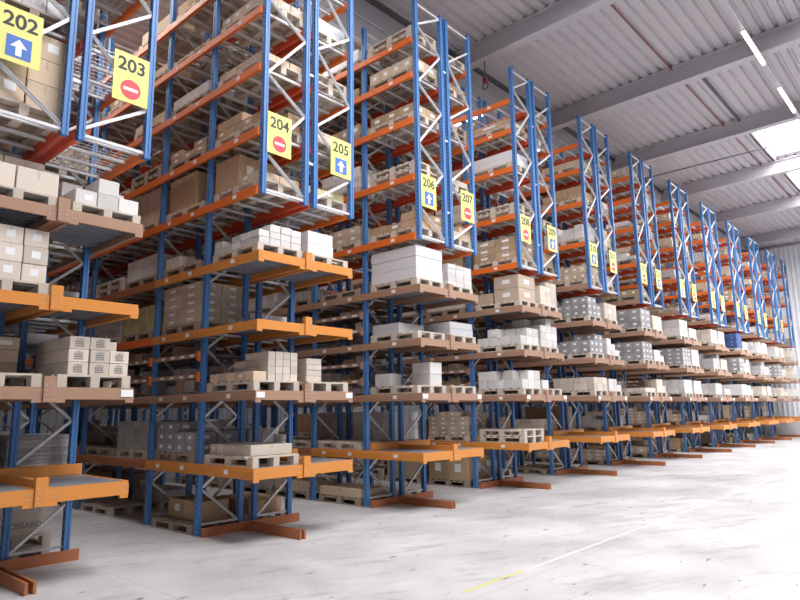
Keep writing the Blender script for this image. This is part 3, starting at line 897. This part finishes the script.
# smoke curtain with its dark rail
mb = MB(); yc = 9.15; zt = zroof(yc) - .04
mb.box(XW0 + .1, XW1 - .1, yc, yc + .03, zt - 1.15, zt - .1, M['curtain']); mb.box(XW0 + .1, XW1 - .1, yc - .04, yc + .06, zt - 1.2, zt - 1.15, M['galv']); mb.box(XW0 + .1, XW1 - .1, yc - .03, yc, zt - .62, zt - .58, M['galv'])
cu = mb.build('smoke_curtain'); tag(cu, 'long grey smoke curtain hanging under the roof above the racks', 'smoke curtain')
MB().box(XW0 + .1, XW1 - .1, yc - .08, yc + .1, zt - .1, zt, M['darksteel']).build('rail', cu)

# walls
def ribbed(x0, y0, x1, y1, z0, z1, mat, name, per=.25, dep=.035):
    mb = MB(); L = math.hypot(x1 - x0, y1 - y0); d = ((x1 - x0) / L, (y1 - y0) / L); n = (-d[1], d[0])
    s = 0.; pts = []
    while s < L:
        for a, h in ((0, 0), (.13, 0), (.16, dep), (.22, dep)): pts.append((s + a, h))
        s += per
    pts.append((L, 0))
    Q = [(x0 + d[0] * a + n[0] * h, y0 + d[1] * a + n[1] * h) for a, h in pts]
    for a, b in zip(Q[:-1], Q[1:]): mb.quad([(*a, z0), (*b, z0), (*b, z1), (*a, z1)], mat)
    O = [(x0 - n[0] * .1, y0 - n[1] * .1), (x1 - n[0] * .1, y1 - n[1] * .1)]
    mb.quad([(*O[0], z0), (*O[0], z1), (*O[1], z1), (*O[1], z0)], mat)
    return structure(mb.build(name))
ribbed(XW1, YW0, XW1, YW1, 1.1, 12.6, M['wallp'], 'wall_right')
ribbed(XW1, YW1, XW0, YW1, 1.1, 12.6, M['wallb'], 'wall_back')
ribbed(XW0, YW1, XW0, YW0, 1.1, 12.6, M['wallp'], 'wall_left_unseen')  # unseen wall, set close in to shade the left faces of the racks
structure(MB().box(XW1 - .08, XW1 + .15, YW0, YW1, 0, 1.1, M['plinth']).build('baseboard_right'), 'concrete plinth')
structure(MB().box(XW0, XW1 - .08, YW1 - .08, YW1 + .15, 0, 1.1, M['plinth']).build('baseboard_back'), 'concrete plinth')
structure(MB().box(XW0 - .15, XW0 + .08, YW0, YW1 - .08, 0, 1.1, M['plinth']).build('baseboard_left'), 'concrete plinth')

# ---------------------------------------------------------------- services under the roof
zl = 10.30
tr = MB().box(2.6, 40, 2.965, 3.035, zl + .03, zl + .08, M['beam']).build('light_track')
for xh in (7.4, 12.55, 17.4, 22.3, 27.3, 32.6): MB().tube((xh + .2, 3., zl + .08), (xh + .2, 3., zroof(3.) + .0), .008, M['galv'], 6).build('hanger', tr)
tag(tr, 'pale light track running along under the roof above the cross aisle', 'light track')
for i, x in enumerate((4.5, 8.1, 11.7, 15.3, 18.9, 22.5, 26.1, 29.7, 33.3)):
    o = empty('strip_light', (x, 3.0, zl))
    nm = 'strip light on the roof track, ' + ('nearest one in view' if i == 3 else 'next one beside the skylight' if i == 4 else '%s along its length' % ORD[i])
    tag(o, nm, 'strip light', 'strip lights on the roof track')
    MB().box(0, 1.95, -.05, .05, .0, .03, M['bar']).build('housing', o)
    mb = MB(); mb.tube((.03, 0, -.025), (1.92, 0, -.025), .035, M['tube'], 12); mb.build('lamp_tube', o)
o = MB().tube((2, 5.25, 11.07), (40, 5.25, 11.07), .018, M['pipe']).build('sprinkler_pipe'); tag(o, 'thin dark red pipe running under the roof sheet', 'pipe')
o = MB().tube((23.6, -10, 10.42), (23.6, 12, 10.42), .022, M['darksteel']).build('conduit'); tag(o, 'thin grey conduit spanning between two roof beams', 'conduit')
o = MB().tube((38.0, -10, 10.3), (38.0, 9.0, 10.1), .09, M['darksteel']).build('roof_pipe'); tag(o, 'dark pipe under the roof near the far end wall', 'pipe')
# cable reel hanging from the first visible beam
hk = empty('hanging_hook', (12.6, 8.32, 9.9)); tag(hk, 'small hook block on a chain hanging from the roof beam', 'hook')
MB().tube((0, 0, .16), (0, 0, .68), .02, M['darksteel']).build('chain', hk)
MB().box(-.05, .05, -.05, .05, .05, .18, M['pipe']).build('hook_block', hk)
mb = MB(); n = 14
for i in range(n - 3):
    a, b = i * 2 * math.pi / n + .6, (i + 1) * 2 * math.pi / n + .6
    mb.tube((0, .08 * math.sin(a), -.03 + .08 * math.cos(a)), (0, .08 * math.sin(b), -.03 + .08 * math.cos(b)), .014, M['black'], 6)
mb.build('hook', hk)

# added long lamps over the aisles, put in to light the upper loads
AISLE = ['first', 'second', 'third', 'fourth', 'fifth', 'sixth', 'seventh', 'eighth', 'ninth', 'tenth', 'eleventh']
for k in range(1, 12):
    xa = X0 + PITCH * (k - .5)
    o = empty('added_aisle_light', (xa, 9.6, 10.42))
    tag(o, 'added fill lamp over the %s aisle between the racks, counted from the sign 203 row' % AISLE[k - 1], 'strip light', 'added lamps over the rack aisles')
    MB().box(-.07, .07, 0, 9., .0, .06, M['beam']).build('housing', o)
    for ya in (.8, 6.): MB().tube((0, ya, .06), (0, ya, zroof(9.6 + ya) - 10.42), .01, M['galv'], 6).build('hanger', o)
    MB().box(-.05, .05, .05, 8.95, -.02, -.001, M['tube']).build('lamp_tube', o)
    if k < 8:
        la = bpy.data.lights.new('added_aisle_lamp', 'AREA'); la.shape = 'RECTANGLE'; la.size = .12; la.size_y = 8.8; la.energy = 190.; la.color = (1., .97, .93)
        lo = bpy.data.objects.new('added_aisle_lamp', la); C.objects.link(lo); lo.parent = o; lo.location = (0, 4.5, -.03)

# ---------------------------------------------------------------- light, camera, view
w = bpy.data.worlds.new('World'); SC.world = w; w.use_nodes = True
bg = w.node_tree.nodes['Background']; bg.inputs[0].default_value = (.93, .96, 1, 1); bg.inputs[1].default_value = .2

cam = bpy.data.cameras.new('Camera'); co = bpy.data.objects.new('Camera', cam); C.objects.link(co)
f, yaw, pitch, roll = 633.227, .83738, .172447, -.0151099
cam.sensor_width = 36.; cam.lens = f / 800 * 36.; cam.clip_end = 200
cy, sy = math.cos(yaw), math.sin(yaw)
fw = Vector((sy * math.cos(pitch), cy * math.cos(pitch), math.sin(pitch))); rt = Vector((cy, -sy, 0)); up = rt.cross(fw)
r2 = rt * math.cos(roll) + up * math.sin(roll); u2 = up * math.cos(roll) - rt * math.sin(roll)
co.matrix_world = Matrix(((r2.x, u2.x, -fw.x, 0), (r2.y, u2.y, -fw.y, 0), (r2.z, u2.z, -fw.z, 1.776), (0, 0, 0, 1)))
SC.camera = co
SC.view_settings.view_transform = 'Standard'; SC.view_settings.look = 'None'; SC.view_settings.gamma = 1; SC.view_settings.use_curve_mapping = False
SC.view_settings.exposure = -0.2
